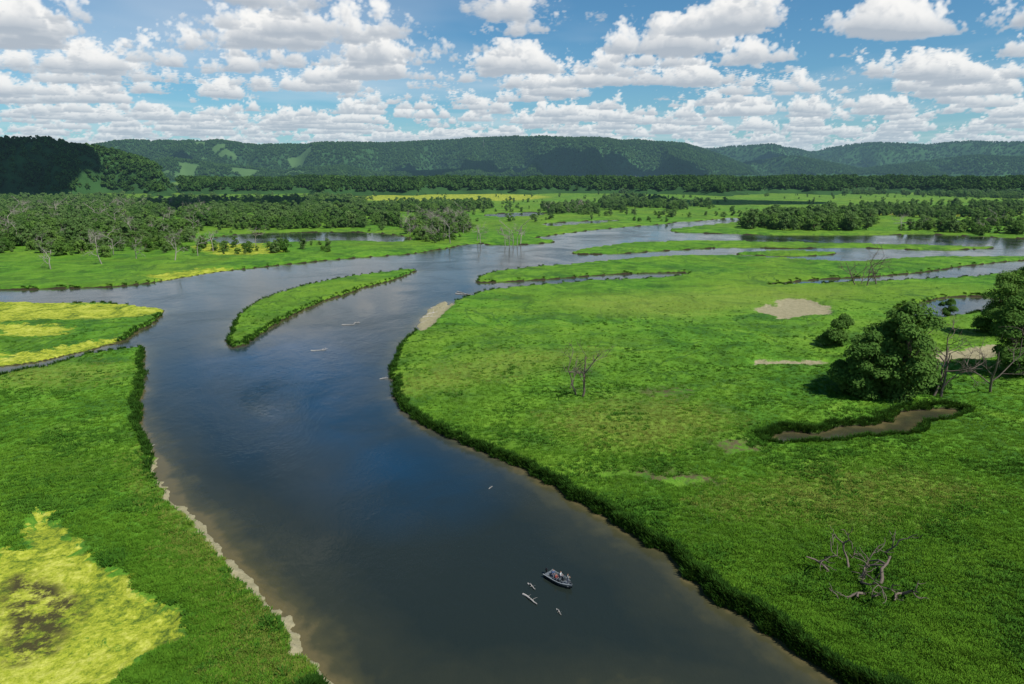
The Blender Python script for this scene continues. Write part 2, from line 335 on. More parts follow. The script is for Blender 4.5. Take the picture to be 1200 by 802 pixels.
def make_dead(name,H,seed,mat,lev=3,r0=.018,stems=1,fan=.4,kids=(3,4),wob=.17):
    r=np.random.default_rng(seed); mb=MB()
    for s in range(stems):
        th=(s+.5*r.random())*6.28/stems; dd=np.array([math.cos(th)*fan*(stems>1),math.sin(th)*fan*(stems>1),1.])
        grow(mb,(0,0,-.3),dd/np.linalg.norm(dd),H*(.6+.4*r.random()),H*r0,lev,r,kids=kids,wob=wob)
    me=mb.mesh(name,True); me.materials.append(mat); return me
bark=simple('bark',(.13,.105,.075),.9,.1); deadw=simple('weathered_wood',(.30,.27,.23),.85,.15,scale=3); snagw=simple('snag_wood',(.15,.12,.095),.85,.15,scale=3)
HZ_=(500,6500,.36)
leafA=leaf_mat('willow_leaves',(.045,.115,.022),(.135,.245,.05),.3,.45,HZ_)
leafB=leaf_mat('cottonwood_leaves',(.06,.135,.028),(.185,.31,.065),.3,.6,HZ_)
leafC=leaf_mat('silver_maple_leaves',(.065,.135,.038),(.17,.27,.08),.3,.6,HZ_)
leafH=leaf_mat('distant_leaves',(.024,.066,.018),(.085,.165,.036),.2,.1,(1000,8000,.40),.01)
def instcoll(name,meshes):
    c=bpy.data.collections.new(name)
    for i,m in enumerate(meshes):
        o=bpy.data.objects.new('%s_%02d'%(name,i),m); c.objects.link(o)
    return c
def scatter(name,pts,scl,rot,ix,coll):
    me=mesh_np(name,pts,np.zeros((0,4),int),{'scl':('FLOAT',np.asarray(scl,f4)),'rot':('FLOAT',np.asarray(rot,f4)),'ix':('INT',np.asarray(ix,np.int32))})
    o=obj(name,me); ng=bpy.data.node_groups.new(name+'_nodes','GeometryNodeTree')
    ng.interface.new_socket('Geometry',in_out='INPUT',socket_type='NodeSocketGeometry'); ng.interface.new_socket('Geometry',in_out='OUTPUT',socket_type='NodeSocketGeometry')
    N=ng.nodes; l=ng.links.new
    gi=N.new('NodeGroupInput'); go=N.new('NodeGroupOutput'); ip=N.new('GeometryNodeInstanceOnPoints'); ci=N.new('GeometryNodeCollectionInfo')
    ci.inputs['Collection'].default_value=coll; ci.inputs['Separate Children'].default_value=True; ci.inputs['Reset Children'].default_value=True
    def na(nm,ty):
        a=N.new('GeometryNodeInputNamedAttribute'); a.data_type=ty; a.inputs[0].default_value=nm; return a.outputs[0]
    cx=N.new('ShaderNodeCombineXYZ'); l(na('rot','FLOAT'),cx.inputs[2])
    l(gi.outputs[0],ip.inputs['Points']); l(ci.outputs[0],ip.inputs['Instance']); ip.inputs['Pick Instance'].default_value=True
    l(na('ix','INT'),ip.inputs['Instance Index']); l(cx.outputs[0],ip.inputs['Rotation']); l(na('scl','FLOAT'),ip.inputs['Scale']); l(ip.outputs[0],go.inputs[0])
    md=o.modifiers.new('scatter','NODES'); md.node_group=ng; return o
mids=[make_tree('mid%d'%i,[16,14,17,11,15,18][i],[7,7.5,6.5,6,8,7][i],[17,16,18,13,18,17][i],85,.62,100+i,[.16,.1,.22,.05,.15,.2][i],(bark,[leafA,leafB,leafC][i%3]),5) for i in range(6)]
deads=[make_dead('deadmid%d'%i,[19,21,17][i],200+i,deadw,3,r0=.022) for i in range(3)]
CM=instcoll('tree_kinds',mids+deads)
def shore_at(x,y):
    a,b_=noisewarp(x.astype(f4),y.astype(f4)); return shore(a,b_)
def fill(poly,spacing,seed,clump=.45):
    r=np.random.default_rng(seed); P=np.array([G(*q) for q in poly]); x0,y0=P.min(0); x1,y1=P.max(0)
    n=int((x1-x0)*(y1-y0)/spacing**2); n=min(n,60000)
    x=r.uniform(x0,x1,n); y=r.uniform(y0,y1,n); ok=sdf(P,x,y,pad=5)>0; x=x[ok]; y=y[ok]
    sc_=1+np.clip((np.array([y.mean()])-900)/420,0,6); m=fbm(x/(60*sc_)+seed,y/(90*sc_),4)>clump; x=x[m]; y=y[m]; m=shore_at(x,y)>3; return x[m],y[m]
FOR=[([(-90,247),(230,244),(250,262),(240,275),(180,284),(100,290),(-90,294)],9,.42,.9),
 ([(-90,286),(60,290),(170,280),(235,276),(225,294),(120,306),(-90,314)],14,.47,.72),
 ([(225,246),(420,243),(470,254),(468,268),(300,271),(250,269)],9,.42,.9),
 ([(475,262),(540,255),(552,268),(545,283),(500,286),(478,280)],7.5,.35,.8),
 ([(440,243),(580,240),(582,247),(540,251),(470,255)],10,.42,.85),
 ([(635,246),(695,244),(702,253),(640,254)],8.5,.35,.8),
 ([(702,236),(850,233),(852,243),(760,251),(705,247)],10,.47,.9),
 ([(868,264),(900,256),(1020,252),(1026,262),(1018,272),(950,273),(900,271),(872,270)],8,.36,1.0),
 ([(1010,246),(1290,240),(1290,256),(1200,256),(1100,258),(1020,254)],10.5,.46,.85),
 ([(1050,272),(1130,265),(1290,262),(1290,277),(1150,277)],9,.40,.85),
 ([(-90,236),(300,235),(430,235),(430,240),(-90,246)],11,.45,.95),
 ([(-90,223),(200,221),(370,220),(370,222),(-90,229)],16,.50,.9),
 ([(590,226),(870,224),(870,226.5),(600,229)],13,.52,.8),
 ([(520,217.5),(860,217),(860,219.5),(520,221)],15,.53,.8),
 ([(870,226),(1290,223),(1290,236),(1000,237)],12,.52,.85),
 ([(860,216),(1290,214.5),(1290,219),(860,220)],16,.53,.9),
 ([(-90,212),(1290,211),(1290,214.5),(-90,216)],24,.54,.8)]
PX=[];PY=[];SCL=[];IX=[]
for k,(pl,spc,cl,sz) in enumerate(FOR):
    x,y=fill(pl,spc,30+k,cl); r=np.random.default_rng(k)
    PX.append(x);PY.append(y);SCL.append(sz*(.45+.7*r.random(len(x)))); ix=r.integers(0,6,len(x))
    if k in (0,1,3,5,9):
        dm=r.random(len(x))<({1:.38,3:.28}.get(k,.11)); ix=np.where(dm,r.integers(6,9,len(x)),ix)
    IX.append(ix)
r=np.random.default_rng(77); n=2600; vv=r.uniform(216,300,n); uu=r.uniform(-60,1260,n); q=np.array([G(a,b_) for a,b_ in zip(uu,vv)]); m=(shore_at(q[:,0],q[:,1])>3)&(fbm(q[:,0]/90,q[:,1]/90,3)>.48)&~((uu>540)&(vv>262)); q=q[m]
PX.append(q[:,0]);PY.append(q[:,1]);SCL.append(.2+.45*r.random(len(q)));IX.append(r.integers(0,6,len(q)))
PX=np.concatenate(PX);PY=np.concatenate(PY)
scatter('forest',np.stack([PX,PY,np.full(len(PX),.6)],-1),np.concatenate(SCL),rng.random(len(PX))*6.28,np.concatenate(IX),CM)
hill_t=[make_tree('ht%d'%i,15,8.5,7,16,2.4,300+i,.35,(bark,leafH),4) for i in range(4)]
CH=instcoll('hill_tree_kinds',hill_t)
n=160000; hs=rng.uniform(-1.0,1.0,n); hy=np.where(rng.random(n)<.13,rng.uniform(1500,2300,n),np.where(rng.random(n)<.72,rng.uniform(3350,5000,n),rng.uniform(5000,6800,n))); hx=hs*hy
hz_=hillz(hx,hy); hz2=hillz(hx,hy+15); ok=(hz_>9)&(hz2-hz_>-4)&(clearing(hx,hy)<.5)&~((hz_<30)&(hy>3000)&(fbm(hx/300+9,hy/300,3)>.5))
hx,hy,hz_=hx[ok],hy[ok],hz_[ok]
scatter('hillside_forest',np.stack([hx,hy,hz_-2],-1),.7+.6*rng.random(len(hx)),rng.random(len(hx))*6.28,rng.integers(0,4,len(hx)),CH)
print('trees',time.time()-T0)
def place(name,me,u,v,scale=1,rot=0,z=.7,tilt=(0,0)):
    x,y=G(u,v); o=obj(name,me); o.location=(x,y,z); o.scale=(scale,)*3; o.rotation_euler=(tilt[0],tilt[1],rot); return o
def nt_(H,R,seed,base=.08,nl=26): return make_tree('near%d'%seed,H,R,nl,560,.30,seed,base,(bark,leafA),8)
W=[nt_(17,7.5,1),nt_(21,8,2,.12,34),nt_(12,6,3,.05,20),nt_(24,8.5,4,.16,36)]
for wv in ((0,1012,470,1.1,0),(1,1054,472,1.25,1.),(2,996,462,.9,2),(2,1080,464,1.05,4),(0,1034,462,1.15,3.3),
           (2,978,410,1.0,1),(2,1110,372,.6,2),(3,1185,445,1.05,.4),(1,1213,440,1.15,2.),(3,1174,398,1.0,3),(0,1205,400,1.1,5),(0,1240,450,1.2,2.2),(2,1156,394,.9,0),(1,1196,372,1,1.3)):
    place('willow_tree',W[wv[0]],wv[1],wv[2],wv[3],wv[4])
dn=[make_dead('dn%d'%i,[17,18,13][i],400+i,snagw,4,r0=.021,kids=(3,2)) for i in range(3)]
for a in ((0,1092,470,1.0,0),(1,1102,471,.95,2),(2,1160,466,1.3,1),(1,682,470,.9,.5),(0,676,468,.7,3),(2,1003,337,1.2,0),(1,1015,338,.9,1),(0,1027,336,1.,2),(2,1008,336,.9,4),(1,1188,440,1.2,1)):
    place('dead_tree',dn[a[0]],*a[1:5])
for i,(u,v) in enumerate(((592,289),(597,290),(601,288),(606,289),(610,287),(560,284),(563,286),(528,287),(515,285),(232,302),(205,308),(160,306),(250,296),(120,312),(60,318),(300,290))):
    place('dead_tree',deads[i%3],u,v,.8+.1*(i%3),i)
sn1=make_dead('sn1',7.2,501,snagw,2,stems=5,fan=1.3,r0=.036,kids=(2,3),wob=.30); sn2=make_dead('sn2',8.8,507,snagw,3,stems=4,fan=1.2,r0=.040,kids=(2,2),wob=.28)
place('dead_snag',sn1,992,684,1,.4,.5); place('dead_snag',sn2,1030,700,1,2.2,.5)
deadw2=simple('bleached_driftwood',(.40,.37,.33),.8,.2,scale=4)
def log_mesh(seed,ln,r0):
    r=np.random.default_rng(seed); mb=MB(); pts=wig((-ln/2,0,0),(ln/2,0,.15),7,.09,r); tube(mb,pts,np.linspace(r0,r0*.45,7),8)
    for i in range(3): q=pts[2+i]; tube(mb,wig(q,q+np.array([.5,r.normal(0,.6),.45]),3,.05,r),(r0*.4,r0*.25,.02),5)
    me=mb.mesh('log',True); me.materials.append(deadw2); return me
LG=[log_mesh(1,3.2,.16),log_mesh(2,2.2,.12),log_mesh(3,5.5,.22)]
for m,u,v,s,rz in ((0,621,703,1,-.9),(1,623,688,.9,-1.0),(1,655,718,.7,-1.2),(2,373,411,.9,.1),(1,380,410,1,.7),(2,408,381,.9,0),(1,418,379,1.2,.5),(2,543,345,1.6,-.4),(2,552,349,1.3,.3),(0,506,368,2,.9),(2,498,377,1.4,1.2),(0,503,372,1.8,.3),(2,515,362,1.5,-.3),(2,560,352,1,-.7),(0,450,444,.8,.4),(1,176,524,1,1),(2,610,286,2,.2),(2,540,343,1.2,-.9),(0,575,572,.4,1)):
    x,y=G(u,v); o=obj('driftwood_log',LG[m]); o.location=(x,y,.06 if v>300 else .3); o.scale=(s,)*3; o.rotation_euler=(.2,0,rz)

# ================= MARSH GRASS =================
def tuft(seed,nb,h,spread,w,mat):
    r=np.random.default_rng(seed); V=[];F=[]
    for i in range(nb):
        th=r.random()*6.283; q=r.random()**.5*spread; b0=np.array([math.cos(th)*q,math.sin(th)*q,-.1]); lean=np.array([math.cos(th),math.sin(th),0])*(.15+.5*r.random())
        hh=h*(.5+.6*r.random()); pr=r.random()*6.28; side=np.array([math.cos(pr),math.sin(pr),0])*w
        p1=b0+lean*hh*.4+[0,0,hh*.6]; p2=b0+lean*hh*1.1+[0,0,hh*.95]; n=len(V)
        V+= [b0-side*.5,b0+side*.5,p1+side,p1-side,p2+side*.3,p2-side*.3]; F+=[(n,n+1,n+2,n+3),(n+3,n+2,n+4,n+5)]
    me=mesh_np('tuft%d'%seed,np.array(V),np.array(F),smooth=False); me.materials.append(mat); return me
gm=leaf_mat('marsh_grass_blades',(.052,.155,.013),(.150,.305,.026),.25,2.2,ps=.06)
gm2=leaf_mat('arrowhead_leaves',(.036,.115,.014),(.085,.20,.022),.25,1.5,ps=.06)
gm3=leaf_mat('dry_sedge',(.13,.20,.03),(.26,.29,.06),.25,2.2,ps=.06)
gm4=leaf_mat('bank_sedge',(.014,.045,.008),(.045,.11,.014),.2,.2,ps=.2)
CG=instcoll('grass_kinds',[tuft(1,20,.5,.5,.05,gm),tuft(2,22,.42,.55,.06,gm),tuft(3,18,.6,.45,.05,gm),tuft(4,16,.45,.5,.12,gm2),tuft(5,30,1.2,.6,.08,gm4),tuft(6,20,.45,.5,.05,gm3),tuft(7,26,.85,.7,.10,gm2)])
fade=rng.random(len(X))>np.clip((Y-150)/200,0,1)
okm=(SD>.3)&fade&(Y>60)&(np.abs(X)<Y*1.0)&(sand<.4)&(alg<.35)&((mud<.85)|(Y>600)); ci_=np.nonzero(okm)[0]
pick=rng.choice(ci_,min(len(ci_),110000),replace=False)
eb=np.nonzero((SD>.0)&(SD<1.2)&(Y<450)&(Y>60)&(np.abs(X)<Y*1.05)&(sand<.3)&(alg<.5))[0]; ebp=rng.choice(eb,min(len(eb),28000),replace=False)
al=np.concatenate([pick,ebp]); gx=X[al]+rng.normal(0,.15,len(al)); gy=Y[al]+rng.normal(0,.2,len(al)); isb=np.arange(len(al))>=len(pick)
patch=fbm(gx/8,gy/8,5)+.04*(gx<-20)+.34*(rng.random(len(al))-.5); gi_=np.where(patch>.60,3,rng.integers(0,3,len(al))); gi_=np.where((patch>.72)&(rng.random(len(al))<.25),6,gi_); gi_=np.where((dry[al]*(fbm(gx/9+30,gy/9,3)+.1))>rng.random(len(al))*.9,5,gi_); gi_=np.where(isb,4,gi_)
gs=(.5+.55*rng.random(len(al)))*np.where(isb,1.0,1)
scatter('marsh_grass',np.stack([gx,gy,Z[al]-.05],-1),gs,rng.random(len(al))*6.28,gi_,CG)
print('grass',time.time()-T0)

# ================= BOAT =================
hullm=simple('hull_paint',(.03,.04,.045),.35,.5); alum=simple('aluminium_deck',(.11,.125,.135),.55,.3); whitem=simple('grey_trim',(.30,.33,.34),.45,.4,var=.06)
seatm=simple('seat_vinyl',(.10,.11,.12),.5,.3); blackm=simple('black_cowling',(.02,.02,.022),.3,.5)
glass=NB('windshield'); gb=glass.bsdf((.15,.18,.2),.1,None,.6); gb.inputs['Transmission Weight'].default_value=.6
bx0,by0=G(643,674.5); bx1,by1=G(669,690.5); ang=math.atan2(by1-by0,bx1-bx0)
boat=bpy.data.objects.new('fishing_boat',None); scene.collection.objects.link(boat); boat.location=((bx0+bx1)/2,(by0+by1)/2,-.12); boat.rotation_euler=(0,0,ang); boat.scale=(.93,)*3
BM=Matrix.Translation(boat.location)@Matrix.Rotation(ang,4,'Z')@Matrix.Scale(.93,4)
st=np.linspace(-2.8,2.8,15); V=[];F=[];M=[]
for x in st:
    tt=(x+2.8)/5.6; bw=1.08*(1-max(0,(tt-.45)/.55)**2.4); bw=max(bw,.03); gz=.72+.28*tt**2; kz=.0+.45*max(0,(tt-.7)/.3)**2
    row=[(x,0,kz),(x,bw*.78,kz+.14),(x,bw,gz),(x,max(bw-.09,.01),gz+.02),(x,max(bw-.11,.005),.42+.1*tt),(x,0,.42+.1*tt)]
    V+=row+[(a,-b_,c_) for a,b_,c_ in row[1:5]]
def ring(i): b0=i*10; return [b0,b0+1,b0+2,b0+3,b0+4,b0+5,b0+9,b0+8,b0+7,b0+6]
for i in range(14):
    A=ring(i);B=ring(i+1)
    for j in range(10): F.append((A[j],A[(j+1)%10],B[(j+1)%10],B[j])); M.append(0 if j in(0,1,8,9) else (1 if j in (2,7) else 2))
A=ring(0); F+=[(A[0],A[1],A[4],A[5]),(A[1],A[2],A[3],A[4]),(A[5],A[6],A[9],A[0]),(A[6],A[7],A[8],A[9])]; M+=[0]*4
me=mesh_np('hull',np.array(V),np.array(F)); me.polygons.foreach_set('material_index',np.array(M,np.int32)); o=obj('hull',me,parent=boat,mats=[hullm,whitem,alum])
def box(name,c,s,mat,parent,bev=.03,taper=1.0,rot=(0,0,0)):
    bm=bmesh.new(); bmesh.ops.create_cube(bm,size=1)
    for v in bm.verts:
        k=taper if v.co.z>0 else 1; v.co=Vector((v.co.x*s[0]*k,v.co.y*s[1]*k,v.co.z*s[2]))
    if bev: bmesh.ops.bevel(bm,geom=bm.edges[:],offset=bev,segments=2,affect='EDGES')
    me=bpy.data.meshes.new(name); bm.to_mesh(me); bm.free(); o=obj(name,me,parent=parent,mats=[mat]); o.location=c; o.rotation_euler=rot; return o
box('console',(.35,-.5,.78),(.55,.55,.6),hullm,boat,.05,.85); box('console_port',(.35,.5,.78),(.55,.55,.6),hullm,boat,.05,.85)
box('windshield',(.55,-.5,1.2),(.03,.55,.3),glass.m,boat,.01,.9,(0,-.4,0)); box('windshield_port',(.55,.5,1.2),(.03,.55,.3),glass.m,boat,.01,.9,(0,-.4,0))
SEATS=[(-.35,-.5),(-.35,.5),(-1.5,.0)]
for i,(x,y) in enumerate(SEATS):
    box('seat_%d'%i,(x,y,.87),(.45,.48,.12),seatm,boat,.04); box('seat_back_%d'%i,(x-.24,y,1.12),(.1,.46,.45),seatm,boat,.04); box('seat_post_%d'%i,(x,y,.64),(.12,.12,.36),alum,boat,.02)
box('front_casting_deck',(1.65,0,.62),(1.3,1.0,.16),alum,boat,.04,1.); box('rear_deck',(-2.35,0,.62),(.7,1.8,.2),alum,boat,.04)
box('motor_cowling',(-3.05,0,1.05),(.5,.4,.5),blackm,boat,.12,.8); box('motor_leg',(-3.08,0,.45),(.22,.14,.9),blackm,boat,.03); box('motor_skeg',(-3.08,0,-.05),(.4,.08,.2),blackm,boat,.02)
mb=MB(); tube(mb,[(2.55,.1,1.05),(2.2,.35,1.1),(1.7,.5,1.0)],(.04,.04,.05),8); me=mb.mesh('trolling_motor',True); obj('trolling_motor',me,parent=boat,mats=[blackm])
mb=MB(); tube(mb,[(.2,-1.0,.95),(-.3,-1.5,1.9),(-.9,-2.1,2.7)],(.02,.012,.006),5); me=mb.mesh('fishing_rod',True); obj('fishing_rod',me,parent=boat,mats=[blackm])
skin=simple('skin',(.45,.27,.19),.6,.3,var=.05); hair=simple('hair',(.05,.03,.02),.7,.2); trou=simple('trousers',(.08,.09,.13),.9,.1)
def person(loc,rz,shirtcol,seed,stand=False):
    shirt=simple('shirt%d'%seed,shirtcol,.9,.1); V=[];E=[];R=[]
    def a(p,r,par=None):
        V.append(p);R.append(r)
        if par is not None: E.append((par,len(V)-1))
        return len(V)-1
    hz=.93 if stand else 0.0
    pel=a((0,0,hz+.05),.15); wa=a((0,0,hz+.22),.135,pel); ch=a((.02,0,hz+.42),.16,wa); nk=a((.02,0,hz+.56),.06,ch); hb=a((.03,0,hz+.64),.055,nk)
    for s in (-1,1):
        sh=a((.02,.19*s,hz+.49),.065,ch); el=a((.12,.26*s,hz+.24),.048,sh); wr=a((.34,.16*s,hz+.22),.032,el); pm=a((.41,.15*s,hz+.22),.034,wr)
        for k in range(4):
            f1=a((.455,.15*s+(k-1.5)*.02,hz+.215),.0095,pm); a((.475,.15*s+(k-1.5)*.021,hz+.185-.004*k),.0085,f1)
        a((.415,.15*s-.045*s,hz+.20),.010,pm)
        hp=a((0.02,.1*s,hz-.0),.10,pel)
        if stand: kn=a((.03,.11*s,.5),.065,hp); an=a((0,.11*s,.1),.045,kn); a((.17,.12*s,.05),.045,an)
        else: kn=a((.44,.13*s,.03),.07,hp); an=a((.46,.13*s,-.38),.045,kn); a((.62,.14*s,-.41),.045,an)
    me=bpy.data.meshes.new('body'); me.from_pydata(V,E,[]); o=bpy.data.objects.new('body',me); scene.collection.objects.link(o)
    m=o.modifiers.new('s','SKIN')
    for i,sv in enumerate(me.skin_vertices[0].data): sv.radius=(R[i],R[i]); sv.use_root=(i==0)
    o.modifiers.new('b','SUBSURF').levels=2; o.modifiers['b'].render_levels=2
    dg=bpy.context.evaluated_depsgraph_get(); m2=bpy.data.meshes.new_from_object(o.evaluated_get(dg)); bpy.data.objects.remove(o)
    bm=bmesh.new(); bm.from_mesh(m2)
    for f in bm.faces:
        c=f.calc_center_median(); z=c.z-hz
        f.smooth=True; f.material_index=1 if z>.13 and (c.x<.3) else 0
        if z>.55 or (z>.1 and c.x>.3): f.material_index=2
        if z<.13: f.material_index=0
        if (not stand and c.z<-.34) or (stand and c.z<.12): f.material_index=4
    r=bmesh.ops.create_uvsphere(bm,u_segments=20,v_segments=14,radius=.105)
    for v in r['verts']:
        x,y,z=v.co; v.co.x*=.98; v.co.y*=.78; v.co.z*=1.18
        if x>.07 and abs(y)<.03 and -.03<z<.02: v.co.x+=.025
        if abs(y)>.09 and abs(z)<.04 and abs(x)<.05: v.co.y*=1.18
        if z<-.05 and x>0: v.co.x*=.9
        v.co+=Vector((.045,0,hz+.74))
    hs=set(r['verts'])
    for f in bm.faces:
        if all(v in hs for v in f.verts):
            c=f.calc_center_median(); f.smooth=True; f.material_index=3 if (c.z>hz+.79 or c.x<.01) else 2
    me=bpy.data.meshes.new('person'); bm.to_mesh(me); bm.free()
    o=obj('person',me,mats=[trou,shirt,skin,hair,blackm]); o.matrix_world=BM@Matrix.Translation(Vector(loc))@Matrix.Rotation(rz,4,'Z'); return o
person((-.35,-.5,.93),0,(.25,.06,.05),1); person((-.35,.5,.93),.3,(.45,.46,.46),2); person((-1.5,0,.93),-.5,(.08,.12,.22),3); person((1.7,0,.71),.9,(.30,.32,.30),4,True)

# ================= TOWN, MAST, PYLONS =================
wallm=simple('white_siding',(.7,.69,.66),.7,.2,var=.08,scale=.5); roofm=simple('roof_shingle',(.14,.13,.13),.9,.1,scale=.7); redm=simple('red_barn_siding',(.3,.06,.04),.8,.1,scale=.5); winm=simple('window_glass',(.03,.04,.05),.2,.5)
def house(name,u,v,w,d,h,wm,rz):
    x,y=G(u,v); z=max(.5,float(hillz(np.array([x]),np.array([y]))[0]))
    e=bpy.data.objects.new(name,None); scene.collection.objects.link(e); e.location=(x,y,z-.3); e.rotation_euler=(0,0,rz)
    box('walls',(0,0,h/2),(w,d,h),wm,e,0)
    rf=h*.45; V=[(-w/2-.5,-d/2-.6,h-.1),(w/2+.5,-d/2-.6,h-.1),(w/2+.5,0,h+rf),(-w/2-.5,0,h+rf),(w/2+.5,d/2+.6,h-.1),(-w/2-.5,d/2+.6,h-.1)]
    me=mesh_np('roof',np.array(V),np.array([(0,1,2,3),(3,2,4,5)]),smooth=False); obj('roof',me,parent=e,mats=[roofm])
    g=bpy.data.meshes.new('gable'); g.from_pydata([(-w/2,-d/2,h),(-w/2,d/2,h),(-w/2,0,h+rf*.95),(w/2,-d/2,h),(w/2,d/2,h),(w/2,0,h+rf*.95)],[],[(0,1,2),(3,4,5)]); obj('gable',g,parent=e,mats=[wm])
    k=max(2,int(w/4))
    for i in range(k): box('window_%d'%i,(-w/2+(i+.5)*w/k,-d/2-.02,h*.55),(1.3,.08,1.5),winm,e,0)
    box('door',(w*.22,-d/2-.03,1.05),(1.1,.1,2.1),roofm,e,0)
r=random.Random(3)
for i in range(34):
    u=r.choice([r.uniform(215,420),r.uniform(215,360),r.uniform(420,520)]); big=r.random()<.35
    house('farm_barn' if big else 'house',u,r.uniform(215.5,220),r.uniform(26,42) if big else r.uniform(12,18),r.uniform(12,18),r.uniform(7,11),redm if (big and r.random()<.25) else wallm,r.uniform(-.6,.6))
steel=simple('galvanised_steel',(.35,.36,.37),.5,.4,metal=.5)
def lattice(name,x,y,z,H,w):
    mb=MB(); c=[(-1,-1),(1,-1),(1,1),(-1,1)]; n=10
    for a,b_ in c: tube(mb,[(a*w,b_*w,0),(a*w*.25,b_*w*.25,H)],(.35,.2),4)
    for i in range(n):
        z0=H*i/n; z1=H*(i+1)/n; k0=w*(1-.75*i/n); k1=w*(1-.75*(i+1)/n)
        for j in range(4): a,b_=c[j],c[(j+1)%4]; tube(mb,[(a[0]*k0,a[1]*k0,z0),(b_[0]*k1,b_[1]*k1,z1)],(.12,.12),3)
    if w>3.1:
        for zz,ww in ((.72,7),(.84,6),(.95,5)): tube(mb,[(-ww,0,H*zz),(ww,0,H*zz)],(.2,.2),4)
    tube(mb,[(0,0,H),(0,0,H*1.15)],(.25,.1),4)
    o=obj(name,mb.mesh(name),mats=[steel]); o.location=(x,y,z); return o
for u,yy,H,w in ((567,4690,75,2.4),(1186,6500,60,3)):
    x=(u-600)/825*yy; lattice('radio_tower',x,yy,float(hillz(np.array([x]),np.array([float(yy)]))[0])-2,H,w)
for u,v in ((722,222),(744,222),(760,223),(781,222),(813,221)):
    x,y=G(u,v); o=lattice('transmission_pylon',x,y,.5,42,3.2)

# ================= SKY =================
W3=96
def worley(cells,seed):
    r=np.random.default_rng(seed); P=r.random((cells,cells,cells,3)).astype(f4); g=(np.arange(W3)+.5)/W3*cells
    ci=np.floor(g).astype(int); out=np.full((W3,W3,W3),9,f4); fr=(g-ci).astype(f4)
    for dx in(-1,0,1):
        for dy in(-1,0,1):
            for dz in(-1,0,1):
                q=P[np.ix_((ci+dx)%cells,(ci+dy)%cells,(ci+dz)%cells)]
                ex=dx+q[...,0]-fr[:,None,None]; ey=dy+q[...,1]-fr[None,:,None]; ez=dz+q[...,2]-fr[None,None,:]
                np.minimum(out,ex*ex+ey*ey+ez*ez,out=out)
    return 1-np.sqrt(out)
WV=(worley(5,1)*.55+worley(10,2)*.28+worley(20,3)*.17); WV=(WV-WV.mean())/WV.std(); WV=WV.astype(f4).ravel()
def tri(x,y,z,per):
    x=(x/per*W3);y=(y/per*W3);z=(z/per*W3); xi=np.floor(x);yi=np.floor(y);zi=np.floor(z); fx=(x-xi).astype(f4);fy=(y-yi).astype(f4);fz=(z-zi).astype(f4)
    xi=xi.astype(np.int32)%W3;yi=yi.astype(np.int32)%W3;zi=zi.astype(np.int32)%W3; x1=(xi+1)%W3;y1=(yi+1)%W3;z1=(zi+1)%W3
    g=lambda a,b_,c:WV[(a*W3+b_)*W3+c]
    return ((g(xi,yi,zi)*(1-fx)+g(x1,yi,zi)*fx)*(1-fy)+(g(xi,y1,zi)*(1-fx)+g(x1,y1,zi)*fx)*fy)*(1-fz)+((g(xi,yi,z1)*(1-fx)+g(x1,yi,z1)*fx)*(1-fy)+(g(xi,y1,z1)*(1-fx)+g(x1,y1,z1)*fx)*fy)*fz
NC=512; PER=30.0
r=np.random.default_rng(33); fq=np.fft.fftfreq(NC,PER/NC); KX,KY=np.meshgrid(fq,fq); kk=np.sqrt(KX**2+KY**2)+1e-6
amp=np.exp(-((np.log(kk/.72))**2)/(2*.5**2))/kk**.7; a2=np.exp(-((np.log(kk/.16))**2)/(2*.4**2))
g1=np.real(np.fft.ifft2(np.fft.fft2(r.normal(0,1,(NC,NC)))*amp)); g2=np.real(np.fft.ifft2(np.fft.fft2(r.normal(0,1,(NC,NC)))*a2)); cov=(g1/g1.std()+.35*g2/g2.std()).astype(f4).ravel()
def bil(x,y):
    x=x*.80/PER*NC;y=y*1.1/PER*NC;xi=np.floor(x);yi=np.floor(y);fx=(x-xi).astype(f4);fy=(y-yi).astype(f4);xi=xi.astype(np.int64)%NC;yi=yi.astype(np.int64)%NC;x1=(xi+1)%NC;y1=(yi+1)%NC
    return (cov[yi*NC+xi]*(1-fx)+cov[yi*NC+x1]*fx)*(1-fy)+(cov[y1*NC+xi]*(1-fx)+cov[y1*NC+x1]*fx)*fy
az=np.radians(np.concatenate([np.arange(-180,-46,1.5),np.arange(-46,46.01,.075),np.arange(47.5,180.1,1.5)]))
el=np.radians(np.concatenate([[-1.5,-.5,0.],np.arange(.15,14,.065),np.arange(14.3,34,.35)]))
AZ,EL=np.meshgrid(az,el); shp=AZ.shape; AZ=AZ.ravel(); EL=EL.ravel()
e_=np.maximum(EL,math.radians(.4)); tanE=np.tan(e_); sinE=np.sin(e_); sa=np.sin(AZ); ca=np.cos(AZ)
K=40; TH=.30; Tr=np.ones(len(AZ),f4); Lm=np.zeros(len(AZ),f4)
thr=.96
def dens(x,y,hf,z,det,rr=None):
    c=bil(x,y)
    if rr is not None: c=c-np.clip((3.6-rr)*1.2,0,1.2).astype(f4)
    m=c>thr-1.2+1.3*hf; d=np.zeros(x.shape,f4)
    if m.any():
        xx,yy=x[m],y[m]; n1=tri(xx,yy,np.full(xx.shape,z,f4),1.5); v=c[m]-thr-1.45*hf**1.25+.46*n1
        if det: v=v+.26*tri(xx+3.3,yy,np.full(xx.shape,z,f4),.37)*np.clip(9/rr[m],0,1)
        d[m]=np.clip(v*1.9,0,1)
    return d
